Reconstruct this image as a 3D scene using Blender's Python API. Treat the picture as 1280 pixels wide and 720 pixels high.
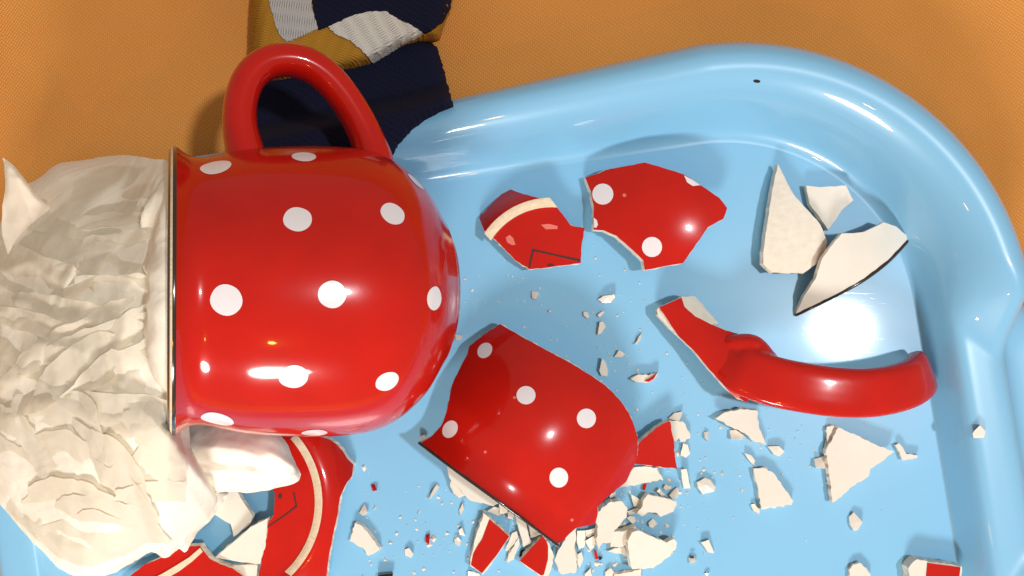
import bpy, bmesh, math, random
from mathutils import Vector, Matrix, noise
from mathutils.geometry import delaunay_2d_cdt
from mathutils.bvhtree import BVHTree

random.seed(7)
for o in list(bpy.data.objects):
    bpy.data.objects.remove(o)
scene = bpy.context.scene
C = scene.collection
CM = 0.01                       # everything below is written in centimetres

# ------------------------------------------------------------------ camera
FPX = 1024.0                    # focal length for a 1280 px wide picture
NADIR = (640, 385)              # picture point straight below the camera
up_c = -Vector(((NADIR[0]-640)/FPX, -(NADIR[1]-360)/FPX, -1)).normalized()
x_c = (Vector((1, 0, 0)) - up_c*up_c.x).normalized()
y_c = up_c.cross(x_c)
RM = Matrix((x_c, y_c, up_c))   # camera axes -> world axes
DIST = 33.0
CAM = -(RM @ Vector((0, 0, -1)))*DIST
cd = bpy.data.cameras.new('camera')
cam = bpy.data.objects.new('camera', cd)
C.objects.link(cam)
cd.sensor_width = 36
cd.lens = FPX/1280*36
cd.clip_start = 0.005
cd.clip_end = 50
cam.matrix_world = Matrix.Translation(CAM*CM) @ RM.to_4x4()
scene.camera = cam

def ray(px, py):
    return RM @ Vector(((px-640)/FPX, -(py-360)/FPX, -1))
def P(px, py, z=0.0):           # point at height z seen at a picture point
    d = ray(px, py)
    return CAM + d*((z-CAM.z)/d.z)
def at_depth(px, py, dep):
    return CAM + ray(px, py)*dep
def project(v):
    q = RM.transposed() @ (v-CAM)
    return 640+FPX*q.x/-q.z, 360-FPX*q.y/-q.z

# ------------------------------------------------------------------ light
w = bpy.data.worlds.new('World')
scene.world = w
w.use_nodes = True
bg = w.node_tree.nodes['Background']
bg.inputs[0].default_value = (1.0, 0.86, 0.72, 1)
bg.inputs[1].default_value = 0.35

def area(name, loc, target, size, power, col, sy=None):
    l = bpy.data.lights.new(name, 'AREA')
    l.energy = power
    l.color = col
    l.shape = 'ELLIPSE'
    l.size = size*CM
    l.size_y = (sy or size)*CM
    o = bpy.data.objects.new(name, l)
    C.objects.link(o)
    o.location = loc*CM
    o.rotation_euler = (target-loc).to_track_quat('-Z', 'Y').to_euler()
    return o
ph = P(1052, 412)
dm = (ph-CAM); dm.z = -dm.z; dm.normalize()
area('ceiling_lamp_light', ph+dm*220, Vector((0, 0, 0)), 12, 23.5, (0.95, 0.97, 1.0))
mh = at_depth(322, 460, 24)
area('key_lamp_light', mh + (RM @ Vector((0.03, -0.89, 0.45)).normalized())*80, Vector((0, 0, 0)), 27, 5.0, (1.0, 0.96, 0.91), 15)
for nm, d, pw in (('warm_lamp_light', (0.14, -0.60, 0.76), 1.7), ('small_warm_lamp_light', (-0.42, -0.52, 0.72), 0.8)):
    l = bpy.data.lights.new(nm, 'POINT')
    l.energy = pw
    l.color = (1.0, 0.42, 0.08)
    l.shadow_soft_size = 0.018
    o = bpy.data.objects.new(nm, l)
    C.objects.link(o)
    o.location = (mh + (RM @ Vector(d).normalized())*85)*CM

scene.view_settings.view_transform = 'Standard'
scene.view_settings.look = 'None'
scene.view_settings.exposure = 0.10
scene.view_settings.gamma = 1.0

# ------------------------------------------------------------------ materials
def mat(name, col, rough=0.5, coat=0.0, noise_amt=0.0, noise_scale=100.0, bump=0.0, bump_scale=200.0, spec=0.5, sub=0.0, coat_rough=0.03):
    m = bpy.data.materials.new(name)
    m.use_nodes = True
    nt = m.node_tree
    b = nt.nodes['Principled BSDF']
    b.inputs['Base Color'].default_value = (*col, 1)
    b.inputs['Roughness'].default_value = rough
    b.inputs['Coat Weight'].default_value = coat
    b.inputs['Coat Roughness'].default_value = coat_rough
    b.inputs['Specular IOR Level'].default_value = spec
    if sub:
        b.inputs['Subsurface Weight'].default_value = sub
        b.inputs['Subsurface Radius'].default_value = (0.01, 0.007, 0.004)
        b.inputs['Subsurface Scale'].default_value = 0.3
    tc = nt.nodes.new('ShaderNodeTexCoord')
    if noise_amt:
        n = nt.nodes.new('ShaderNodeTexNoise')
        n.inputs['Scale'].default_value = noise_scale
        n.inputs['Detail'].default_value = 5
        nt.links.new(tc.outputs['Object'], n.inputs['Vector'])
        mx = nt.nodes.new('ShaderNodeMix')
        mx.data_type = 'RGBA'
        mx.inputs[6].default_value = (*[c*(1-noise_amt) for c in col], 1)
        mx.inputs[7].default_value = (*[min(1, c*(1+noise_amt)) for c in col], 1)
        nt.links.new(n.outputs['Fac'], mx.inputs[0])
        nt.links.new(mx.outputs[2], b.inputs['Base Color'])
    if bump:
        n2 = nt.nodes.new('ShaderNodeTexNoise')
        n2.inputs['Scale'].default_value = bump_scale
        n2.inputs['Detail'].default_value = 4
        nt.links.new(tc.outputs['Object'], n2.inputs['Vector'])
        bp = nt.nodes.new('ShaderNodeBump')
        bp.inputs['Strength'].default_value = bump
        bp.inputs['Distance'].default_value = 0.001
        nt.links.new(n2.outputs['Fac'], bp.inputs['Height'])
        nt.links.new(bp.outputs['Normal'], b.inputs['Normal'])
    return m

M_RED = mat('red_glaze', (0.50, 0.010, 0.005), 0.2, 0.5, 0.16, 70, 0.03, 110, spec=0.12)
def uneven_gloss(m, lo, hi, sc):
    nt = m.node_tree
    tc = nt.nodes.new('ShaderNodeTexCoord')
    n = nt.nodes.new('ShaderNodeTexNoise')
    n.inputs['Scale'].default_value = sc
    n.inputs['Detail'].default_value = 6
    nt.links.new(tc.outputs['Object'], n.inputs['Vector'])
    r = nt.nodes.new('ShaderNodeMapRange')
    r.inputs['From Min'].default_value = 0.35; r.inputs['From Max'].default_value = 0.7
    r.inputs['To Min'].default_value = lo; r.inputs['To Max'].default_value = hi
    nt.links.new(n.outputs['Fac'], r.inputs['Value'])
    nt.links.new(r.outputs[0], nt.nodes['Principled BSDF'].inputs['Coat Roughness'])
uneven_gloss(M_RED, 0.02, 0.10, 120)
M_DOT = mat('white_dot_glaze', (0.80, 0.76, 0.78), 0.15, 0.5, 0.03, 200)
M_BISQUE = mat('broken_ceramic', (0.80, 0.73, 0.61), 0.7, 0, 0.14, 260, 0.28, 420)
M_CREAM = mat('cream_glaze', (0.79, 0.74, 0.645), 0.14, 0.5, 0.06, 120, 0.05, 300)
M_RING = mat('unglazed_foot', (0.74, 0.60, 0.42), 0.8, 0, 0.22, 500, 0.3, 900)
M_DARK = mat('dark_rim_glaze', (0.030, 0.014, 0.008), 0.15, 0.6, 0.3, 300)
M_PINK = mat('worn_glaze', (0.75, 0.16, 0.12), 0.4, 0, 0.2, 500)
M_INK = mat('printed_ink', (0.035, 0.003, 0.003), 0.6, 0.0, 0.2, 400)
M_HOLE = mat('dark_speck', (0.006, 0.008, 0.012), 0.8, 0, 0.2, 900)

# blue tray plastic with fine scratches
M_TRAY = mat('blue_plastic', (0.225, 0.51, 0.75), 0.32, 0.7, 0.04, 14, spec=0.4)
def scratch(m, floor):
    nt = m.node_tree
    b = nt.nodes['Principled BSDF']
    tc = nt.nodes.new('ShaderNodeTexCoord')
    hs = []
    for rot, sc in ((0.15, (40, 900, 1)), (1.75, (30, 1100, 1)), (0.9, (160, 1500, 1))):
        mp = nt.nodes.new('ShaderNodeMapping')
        mp.inputs['Rotation'].default_value = (0, 0, rot)
        mp.inputs['Scale'].default_value = sc
        nt.links.new(tc.outputs['Object'], mp.inputs['Vector'])
        n = nt.nodes.new('ShaderNodeTexNoise')
        n.inputs['Scale'].default_value = 1
        n.inputs['Detail'].default_value = 2
        nt.links.new(mp.outputs['Vector'], n.inputs['Vector'])
        r = nt.nodes.new('ShaderNodeValToRGB')
        r.color_ramp.elements[0].position = 0.67
        r.color_ramp.elements[1].position = 0.75
        nt.links.new(n.outputs['Fac'], r.inputs['Fac'])
        hs.append(r)
    a = nt.nodes.new('ShaderNodeMath'); a.operation = 'ADD'
    nt.links.new(hs[0].outputs[0], a.inputs[0]); nt.links.new(hs[1].outputs[0], a.inputs[1])
    a2 = nt.nodes.new('ShaderNodeMath'); a2.operation = 'ADD'
    nt.links.new(a.outputs[0], a2.inputs[0]); nt.links.new(hs[2].outputs[0], a2.inputs[1])
    bp = nt.nodes.new('ShaderNodeBump')
    bp.inputs['Strength'].default_value = 0.03 if floor else 0.006
    bp.inputs['Distance'].default_value = 0.0006
    nt.links.new(a2.outputs[0], bp.inputs['Height'])
    nt.links.new(bp.outputs['Normal'], b.inputs['Normal'])
    bq = nt.nodes.new('ShaderNodeBump')
    bq.inputs['Strength'].default_value = 0.014
    bq.inputs['Distance'].default_value = 0.0006
    nt.links.new(a2.outputs[0], bq.inputs['Height'])
    nt.links.new(bq.outputs['Normal'], b.inputs['Coat Normal'])
M_TRAYF = mat('blue_plastic_floor', (0.225, 0.51, 0.75), 0.30, 0.5, 0.05, 14, spec=0.22, coat_rough=0.06)
scratch(M_TRAYF, True)

def weave(name, col, c2, scale, rot, strength, rough=0.9, direction='X', dist=0.0008):
    m = mat(name, col, rough, spec=0.15)
    nt = m.node_tree
    b = nt.nodes['Principled BSDF']
    tc = nt.nodes.new('ShaderNodeTexCoord')
    mp = nt.nodes.new('ShaderNodeMapping')
    mp.inputs['Rotation'].default_value = (0, 0, rot)
    nt.links.new(tc.outputs['Object'], mp.inputs['Vector'])
    wx = nt.nodes.new('ShaderNodeTexWave'); wx.bands_direction = 'X'
    wy = nt.nodes.new('ShaderNodeTexWave'); wy.bands_direction = 'Y'
    for q, s in ((wx, scale[0]), (wy, scale[1])):
        q.inputs['Scale'].default_value = s
        q.inputs['Distortion'].default_value = 1.2
        q.inputs['Detail'].default_value = 2
        q.inputs['Detail Scale'].default_value = 2
        nt.links.new(mp.outputs['Vector'], q.inputs['Vector'])
    mu = nt.nodes.new('ShaderNodeMath'); mu.operation = 'MULTIPLY'
    nt.links.new(wx.outputs['Fac'], mu.inputs[0]); nt.links.new(wy.outputs['Fac'], mu.inputs[1])
    n = nt.nodes.new('ShaderNodeTexNoise')
    n.inputs['Scale'].default_value = 1800
    n.inputs['Detail'].default_value = 3
    nt.links.new(tc.outputs['Object'], n.inputs['Vector'])
    ad = nt.nodes.new('ShaderNodeMath'); ad.operation = 'MULTIPLY_ADD'
    ad.inputs[1].default_value = 0.5
    nt.links.new(n.outputs['Fac'], ad.inputs[0]); nt.links.new(mu.outputs[0], ad.inputs[2])
    bp = nt.nodes.new('ShaderNodeBump')
    bp.inputs['Strength'].default_value = strength
    bp.inputs['Distance'].default_value = dist
    nt.links.new(ad.outputs[0], bp.inputs['Height'])
    nt.links.new(bp.outputs['Normal'], b.inputs['Normal'])
    n3 = nt.nodes.new('ShaderNodeTexNoise')
    n3.inputs['Scale'].default_value = 11
    n3.inputs['Detail'].default_value = 6
    nt.links.new(tc.outputs['Object'], n3.inputs['Vector'])
    av = nt.nodes.new('ShaderNodeMath'); av.operation = 'MULTIPLY_ADD'
    av.inputs[1].default_value = 0.55
    nt.links.new(mu.outputs[0], av.inputs[0]); nt.links.new(n3.outputs['Fac'], av.inputs[2])
    mx = nt.nodes.new('ShaderNodeMix'); mx.data_type = 'RGBA'
    mx.inputs[6].default_value = (*c2, 1)
    mx.inputs[7].default_value = (*col, 1)
    nt.links.new(av.outputs[0], mx.inputs[0])
    nt.links.new(mx.outputs[2], b.inputs['Base Color'])
    return m
M_CLOTH = weave('orange_cotton', (0.80, 0.34, 0.080), (0.46, 0.175, 0.036), (300, 240), 0.6, 0.45)
M_NAVY = weave('navy_knit', (0.009, 0.010, 0.032), (0.003, 0.004, 0.012), (260, 150), 0.5, 0.5)
M_GREY = weave('grey_knit', (0.60, 0.58, 0.55), (0.30, 0.29, 0.28), (330, 60), 0.12, 0.75)
M_WHITE = weave('white_knit', (0.82, 0.78, 0.70), (0.42, 0.39, 0.33), (330, 60), 1.05, 0.75)
M_MUSTARD = weave('mustard_knit', (0.52, 0.25, 0.028), (0.27, 0.12, 0.012), (60, 330), 0.35, 0.5)

# tissue: thin, soft, lets some light through
M_PAPER = bpy.data.materials.new('tissue_paper')
M_PAPER.use_nodes = True
nt = M_PAPER.node_tree
b = nt.nodes['Principled BSDF']
b.inputs['Base Color'].default_value = (0.90, 0.845, 0.72, 1)
b.inputs['Roughness'].default_value = 0.85
b.inputs['Specular IOR Level'].default_value = 0.15
tr = nt.nodes.new('ShaderNodeBsdfTranslucent')
tr.inputs[0].default_value = (0.94, 0.87, 0.72, 1)
ms = nt.nodes.new('ShaderNodeMixShader')
ms.inputs[0].default_value = 0.33
nt.links.new(b.outputs[0], ms.inputs[1]); nt.links.new(tr.outputs[0], ms.inputs[2])
nt.links.new(ms.outputs[0], nt.nodes['Material Output'].inputs[0])
tc = nt.nodes.new('ShaderNodeTexCoord')
n = nt.nodes.new('ShaderNodeTexNoise')
n.inputs['Scale'].default_value = 170
n.inputs['Detail'].default_value = 2
n.inputs['Roughness'].default_value = 0.4
nt.links.new(tc.outputs['Object'], n.inputs['Vector'])
bp = nt.nodes.new('ShaderNodeBump')
bp.inputs['Strength'].default_value = 0.35
bp.inputs['Distance'].default_value = 0.0012
wn = nt.nodes.new('ShaderNodeTexNoise')
wn.inputs['Scale'].default_value = 26
wn.inputs['Detail'].default_value = 3
nt.links.new(tc.outputs['Object'], wn.inputs['Vector'])
wm = nt.nodes.new('ShaderNodeVectorMath'); wm.operation = 'MULTIPLY_ADD'
wm.inputs[1].default_value = (0.035, 0.035, 0.035)
nt.links.new(wn.outputs['Color'], wm.inputs[0]); nt.links.new(tc.outputs['Object'], wm.inputs[2])
prev = None
for sc_, am_ in ((38, 0.9), (85, 0.7), (190, 0.4)):
    mp_ = nt.nodes.new('ShaderNodeMapping')
    mp_.inputs['Scale'].default_value = (0.6, 1.25, 0.8)
    mp_.inputs['Rotation'].default_value = (0, 0, 0.3+sc_)
    nt.links.new(wm.outputs[0], mp_.inputs['Vector'])
    vo = nt.nodes.new('ShaderNodeTexVoronoi')
    vo.inputs['Scale'].default_value = sc_
    nt.links.new(mp_.outputs[0], vo.inputs['Vector'])
    ma = nt.nodes.new('ShaderNodeMath'); ma.operation = 'MULTIPLY_ADD'
    ma.inputs[1].default_value = am_
    nt.links.new(vo.outputs['Distance'], ma.inputs[0])
    if prev: nt.links.new(prev.outputs[0], ma.inputs[2])
    else: nt.links.new(n.outputs['Fac'], ma.inputs[2])
    prev = ma
nt.links.new(prev.outputs[0], bp.inputs['Height'])
bp.inputs['Strength'].default_value = 0.22
bp.inputs['Distance'].default_value = 0.002
nt.links.new(bp.outputs[0], b.inputs['Normal']); nt.links.new(bp.outputs[0], tr.inputs['Normal'])

M_CORE = M_PAPER.copy()          # many layers of the same tissue: no light gets through
M_CORE.name = 'tissue_mass'
for q in M_CORE.node_tree.nodes:
    if q.type == 'MIX_SHADER': q.inputs[0].default_value = 0.0
# ------------------------------------------------------------------ mesh helpers
def tag(o, label, cat, group=None, kind=None):
    if label: o['label'] = label
    if cat: o['category'] = cat
    if group: o['group'] = group
    if kind: o['kind'] = kind
    return o
def thing(name, label, cat, loc, group=None):
    o = bpy.data.objects.new(name, None)
    C.objects.link(o)
    o.empty_display_size = 0.01
    o.location = Vector(loc)*CM
    return tag(o, label, cat, group)
def build(name, verts, faces, mats, idx=None, parent=None, smooth=True, origin=None, flat_idx=()):
    """verts in world centimetres; one mesh object"""
    if parent:
        r = parent
        org = Vector((0, 0, 0))
        while r:
            org += r.location/CM
            r = r.parent
    else:
        if origin is None:
            xs = [v[0] for v in verts]; ys = [v[1] for v in verts]; zs = [v[2] for v in verts]
            origin = ((min(xs)+max(xs))/2, (min(ys)+max(ys))/2, min(zs))
        org = Vector(origin)
    me = bpy.data.meshes.new(name)
    me.from_pydata([(Vector(v)-org)*CM for v in verts], [], faces)
    for m in (mats if isinstance(mats, (list, tuple)) else [mats]):
        me.materials.append(m)
    for i, p in enumerate(me.polygons):
        k = idx[i] if idx else 0
        p.material_index = k
        p.use_smooth = smooth and (k not in flat_idx)
    me.update()
    o = bpy.data.objects.new(name, me)
    C.objects.link(o)
    if parent:
        o.parent = parent
    else:
        o.location = org*CM
    return o

def Zc(ox, oy, s, pts):
    return [(ox+x/s, oy+y/s) for x, y in pts]
def dense(pts, step, jit, rnd):
    out = []
    n = len(pts)
    for i in range(n):
        a = Vector(pts[i]); b_ = Vector(pts[(i+1) % n])
        L = (b_-a).length
        k = max(1, int(round(L/step)))
        for j in range(k):
            q = a.lerp(b_, j/k)
            if j and jit:
                d = (b_-a).normalized()
                q = q + Vector((-d.y, d.x))*rnd.uniform(-jit, jit)
            out.append((q.x, q.y))
    return out
def inside(pts, x, y):
    c = False
    j = len(pts)-1
    for i in range(len(pts)):
        xi, yi = pts[i]; xj, yj = pts[j]
        if (yi > y) != (yj > y) and x < (xj-xi)*(y-yi)/(yj-yi)+xi:
            c = not c
        j = i
    return c
def edge_dist(pts, x, y):
    best = 1e9
    n = len(pts)
    for i in range(n):
        ax, ay = pts[i]; bx, by = pts[(i+1) % n]
        dx, dy = bx-ax, by-ay
        t = max(0, min(1, ((x-ax)*dx+(y-ay)*dy)/max(1e-9, dx*dx+dy*dy)))
        best = min(best, math.hypot(x-ax-t*dx, y-ay-t*dy))
    return best
def fill(pts, step):
    """triangulated fill of an outline: (2d points, triangles, boundary loop)"""
    n = len(pts)
    vs = [Vector(p) for p in pts]
    xs = [p[0] for p in pts]; ys = [p[1] for p in pts]
    r = random.Random(int(sum(xs)) % 1000)
    y = min(ys)+step*0.5
    row = 0
    while y < max(ys):
        x = min(xs)+(step*0.5 if row % 2 else step)
        while x < max(xs):
            qx, qy = x+r.uniform(-.1, .1)*step, y+r.uniform(-.1, .1)*step
            if inside(pts, qx, qy) and edge_dist(pts, qx, qy) > step*0.45:
                vs.append(Vector((qx, qy)))
            x += step
        y += step*0.87
        row += 1
    res = delaunay_2d_cdt(vs, [(i, (i+1) % n) for i in range(n)], [], 1, 1e-5)
    v2, tris = res[0], [list(f) for f in res[2]]
    tt = []
    for f in tris:
        a, b_, c = (v2[i] for i in f[:3])
        if (b_-a).cross(c-a) > 0:       # picture y points down, so flip
            f = f[::-1]
        tt.append(f)
    cnt = {}
    for f in tt:
        for i in range(len(f)):
            e = (f[i], f[(i+1) % len(f)])
            cnt[e] = 1
    bnd = [e for e in cnt if (e[1], e[0]) not in cnt]
    return [(v.x, v.y) for v in v2], tt, bnd

def plate(name, pts, f, thick, mats, parent=None, step=6, jit=0.5, under=(0, 0), rough=0.06, jstep=None, seed=0, lift=0.0):
    """a curved plate: the outline traced on its upper face, height f(px,py) in cm, real thickness;
    materials: top, broken side, underside"""
    rnd = random.Random(seed*77+len(pts))
    dp = dense(pts, jstep or step, jit, rnd)
    v2, tris, bnd = fill(dp, step)
    top = [P(x, y, f(x, y)+lift) for x, y in v2]
    n = len(top)
    verts = list(top)
    faces = [tuple(t) for t in tris]
    idx = [0]*len(faces)
    low = []
    cx = sum(p[0] for p in v2)/n; cy = sum(p[1] for p in v2)/n
    cw = P(cx, cy, 0)
    for p in top:
        low.append(Vector((p.x+under[0], p.y+under[1], p.z-thick)))
    # underside
    base = len(verts)
    verts += low
    faces += [tuple(base+i for i in t[::-1]) for t in tris]
    idx += [2]*len(tris)
    # sides with their own vertices and an uneven middle ring
    order = {e[0]: e[1] for e in bnd}
    smap = {}
    for e in bnd:
        for i in e:
            if i not in smap:
                smap[i] = len(verts)
                t_ = top[i]; l_ = low[i]
                m_ = t_.lerp(l_, rnd.uniform(.35, .65)) + Vector((rnd.uniform(-1, 1), rnd.uniform(-1, 1), 0))*rough
                verts += [t_.copy(), m_, l_.copy()]
    for a, b_ in bnd:
        A, B = smap[a], smap[b_]
        faces += [(B, A, A+1, B+1), (B+1, A+1, A+2, B+2)]
        idx += [1, 1]
    return build(name, verts, faces, mats, idx, parent, True, None, (1,))

def patch(name, pts, f, mats, parent, lift=0.012, step=4, thick=0.02):
    """a thin raised layer of glaze or print lying on a plate"""
    v2, tris, bnd = fill(dense(pts, step, 0, random), step)
    top = [P(x, y, f(x, y)+lift) for x, y in v2]
    n = len(top)
    faces = [tuple(t) for t in tris]
    verts = list(top)
    if thick > 0.03:            # thicker layers get an edge of their own
        m0 = {}
        for e in bnd:
            for i in e:
                if i not in m0:
                    m0[i] = len(verts)
                    verts += [top[i].copy(), top[i]-Vector((0, 0, thick))]
        faces += [(m0[b_], m0[a], m0[a]+1, m0[b_]+1) for a, b_ in bnd]
    return build(name, verts, faces, mats, None, parent, True)
def disc(cx, cy, rx, ry=None, rot=0, n=20):
    ry = ry or rx
    out = []
    for i in range(n):
        a = i/n*2*math.pi
        x, y = rx*math.cos(a), ry*math.sin(a)
        out.append((cx+x*math.cos(rot)-y*math.sin(rot), cy+x*math.sin(rot)+y*math.cos(rot)))
    return out

def catmull(pts, k):
    pts = [Vector(p) for p in pts]
    out = []
    n = len(pts)
    for i in range(n-1):
        p0 = pts[max(0, i-1)]; p1 = pts[i]; p2 = pts[i+1]; p3 = pts[min(n-1, i+2)]
        for j in range(k):
            t = j/k
            out.append(0.5*((2*p1)+(-p0+p2)*t+(2*p0-5*p1+4*p2-p3)*t*t+(-p0+3*p1-3*p2+p3)*t**3))
    out.append(pts[-1].copy())
    return out
def sweep(path, side, ra, rb, seg=20, caps=True, power=2.0):
    """tube along path; rb is the half width along 'side', ra the half thickness across it; radii may be functions of t"""
    verts, faces = [], []
    n = len(path)
    for i, p in enumerate(path):
        t = (path[min(n-1, i+1)]-path[max(0, i-1)]).normalized()
        s = side[i] if isinstance(side, list) else side
        s = (s-t*s.dot(t)).normalized()
        q = t.cross(s)
        u = i/(n-1)
        A = ra(u) if callable(ra) else ra
        B = rb(u) if callable(rb) else rb
        for j in range(seg):
            a = j/seg*2*math.pi
            c, d = math.cos(a), math.sin(a)
            c = math.copysign(abs(c)**(2/power), c); d = math.copysign(abs(d)**(2/power), d)
            verts.append(p+q*(A*c)+s*(B*d))
    for i in range(n-1):
        for j in range(seg):
            a = i*seg+j; b_ = i*seg+(j+1) % seg
            faces.append((a, b_, b_+seg, a+seg))
    if caps:
        faces.append(tuple(range(seg))[::-1])
        faces.append(tuple((n-1)*seg+j for j in range(seg)))
    return verts, faces

# ------------------------------------------------------------------ tablecloth
N = 90
ZT = -0.7
vv, ff = [], []
for i in range(N+1):
    for j in range(N+1):
        x = (i/N-0.5)*130; y = (j/N-0.5)*130
        vv.append((x, y, ZT-0.12+0.16*noise.noise(Vector((x*.06, y*.06, 3)))+0.10*max(0, 0.35-abs(noise.noise(Vector((x*.05+y*.09, y*.05-x*.03, 8)))))*2))
for i in range(N):
    for j in range(N):
        a = i*(N+1)+j
        ff.append((a, a+N+1, a+N+2, a+1))
tag(build('tablecloth', vv, ff, M_CLOTH), 'orange woven cotton tablecloth under the blue tray', 'tablecloth', kind='structure')

# ------------------------------------------------------------------ tray
pa, pb = P(540, 232), P(855, 182)
pc, pd = P(1151, 425), P(1196, 720)
d1 = (pb-pa).normalized(); d2 = (pc-pd).normalized()
ang = (math.atan2(d1.y, d1.x) + math.atan2(d2.y, d2.x)-math.pi/2)/2
ex = Vector((math.cos(ang), math.sin(ang), 0)); ey = Vector((-ex.y, ex.x, 0))
YT = (pa+pb).dot(ey)/2; XR = (pc+pd).dot(ex)/2
XL = P(98, 690).dot(ex); YB = YT-27.5
RC = 7.6
def tw(x, y, z):
    return ex*x+ey*y+Vector((0, 0, z))
RAISED = [(0, 0), (.22, .05), (.5, .30), (.78, .85), (1.05, 1.45), (1.35, 2.05), (1.75, 2.6), (2.2, 2.95), (2.7, 3.02), (3.15, 2.85), (3.5, 2.42), (3.72, 1.8), (3.82, 1.0), (3.86, 0.2), (3.88, -0.45)]
LOW = [(0, 0), (.12, .06), (.24, .40), (.38, .85), (.52, 1.25), (.66, 1.50), (.88, 1.62), (1.4, 1.64), (1.9, 1.63), (2.25, 1.55), (2.5, 1.25), (2.75, .85), (3.4, .72), (5.0, .66), (5.3, -0.45)]
NARROW = [(0, 0), (.12, .06), (.24, .40), (.38, .85), (.52, 1.25), (.66, 1.50), (.88, 1.62), (1.3, 1.64), (1.7, 1.64), (2.0, 1.60), (2.2, 1.40), (2.3, 1.0), (2.36, .6), (2.4, .1), (2.42, -0.45)]
R2, L2, N2 = (catmull([(a, b_, 0) for a, b_ in q], 3) for q in (RAISED, LOW, NARROW))
# perimeter samples: (x, y, nx, ny, signed distance past the end of the raised corner; <0 raised)
per = []
def line(x0, y0, x1, y1, nx, ny, ra, rb_, k, na=0.0, nb=0.0):
    L = math.hypot(x1-x0, y1-y0)
    for i in range(k):
        t = i/k
        s = t*L
        per.append((x0+(x1-x0)*t, y0+(y1-y0)*t, nx, ny, min(s-ra, (L-s)-rb_), na+(nb-na)*t, -0.9 if ny else 1.15, 0.95-0.19*min(1, (L-s)/11.0) if ny > 0 else 0.95))
def arc(cx, cy, a0, k, ra, rb_, nar=0.0):
    for i in range(k):
        a = a0-i/k*math.pi/2
        l0 = i/k*RC*math.pi/2; l1 = (1-i/k)*RC*math.pi/2
        per.append((cx+RC*math.cos(a), cy+RC*math.sin(a), math.cos(a), math.sin(a), max(-l0-ra, -l1-rb_), nar, -0.9 if -l0-ra > -l1-rb_ and abs(math.sin(a0)) > .5 else 1.15, 0.95))
EL, ES = 14.0, -0.4            # how far the raised corner runs along the long and short sides
line(XL+RC, YT, XR-RC, YT, 0, 1, -30, EL, 110, 1, 1)
arc(XR-RC, YT-RC, math.pi/2, 60, EL, ES)
line(XR, YT-RC, XR, YB+RC, 1, 0, ES, ES, 80)
arc(XR-RC, YB+RC, 0, 60, ES, EL)
line(XR-RC, YB, XL+RC, YB, 0, -1, EL, EL, 80)
arc(XL+RC, YB+RC, -math.pi/2, 60, EL, ES)
line(XL, YB+RC, XL, YT-RC, -1, 0, ES, -30, 60, 0, 1)
arc(XL+RC, YT-RC, math.pi, 40, -30, -30, 1)
tray = thing('serving_tray', 'light blue plastic tray with thick rounded rim holding the broken pieces', 'tray', tw((XL+XR)/2, (YT+YB)/2, -0.6))
vv, ff = [], []
K = len(R2); NP = len(per)
for x, y, nx, ny, s, nar, slo, gs in per:
    for i in range(K):
        o_raise = R2[i].x
        t = (s-slo*(min(o_raise, 2.75)-2.2)+0.8)/(3.4 if slo < 0 else 3.2)
        t = max(0, min(1, t)); t = t*t*(3-2*t)
        q = (R2[i]*gs).lerp(L2[i].lerp(N2[i], nar), t)
        vv.append(tw(x+nx*q.x, y+ny*q.x, q.y))
for a in range(NP):
    b_ = (a+1) % NP
    for i in range(K-1):
        ff.append((a*K+i, a*K+i+1, b_*K+i+1, b_*K+i))
build('rim', vv, ff, M_TRAY, None, tray)
# floor: rings shrinking to the centre, very slightly uneven
vv, ff = [], []
cx, cy = (XL+XR)/2, (YT+YB)/2
RN = 26
for k in range(RN):
    s = 1-k/RN
    for x, y, nx, ny, *_ in per:
        X, Y = cx+(x-cx)*s, cy+(y-cy)*s
        z = 0.0 if k == 0 else 0.05*(1-s)*noise.noise(Vector((X*.09, Y*.09, 1)))
        vv.append(tw(X, Y, z))
vv.append(tw(cx, cy, 0))
for k in range(RN-1):
    for a in range(NP):
        b_ = (a+1) % NP
        ff.append((k*NP+a, k*NP+b_, (k+1)*NP+b_, (k+1)*NP+a))
for a in range(NP):
    ff.append(((RN-1)*NP+a, (RN-1)*NP+(a+1) % NP, len(vv)-1))
ff = [f[::-1] for f in ff]
build('tray_floor', vv, ff, M_TRAYF, None, tray)
# the little dark pinhole in the rim
def on_rim(px, py):
    best = None
    for k in range(400):
        z = 3.4-k*0.008
        p = P(px, py, z)
        x, y = p.dot(ex), p.dot(ey)
        cxr, cyr = XR-RC, YT-RC
        o_ = (math.hypot(x-cxr, y-cyr)-RC) if (x > cxr and y > cyr) else max(y-YT, x-XR)
        zs = None
        for i in range(K-1):
            x0, x1 = R2[i].x*.95, R2[i+1].x*.95
            if x0 <= o_ <= x1:
                t = (o_-x0)/max(1e-6, x1-x0)
                zs = (R2[i].y*(1-t)+R2[i+1].y*t)*.95
        if zs is not None and z <= zs:
            return z
    return 2.5
rz = {}
def frim(x, y):
    return on_rim(x, y)
patch('pinhole', disc(946, 101.5, 4.6, 2.2, 0.1, 12), frim, M_HOLE, tray, lift=0.012, step=3)

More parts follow.
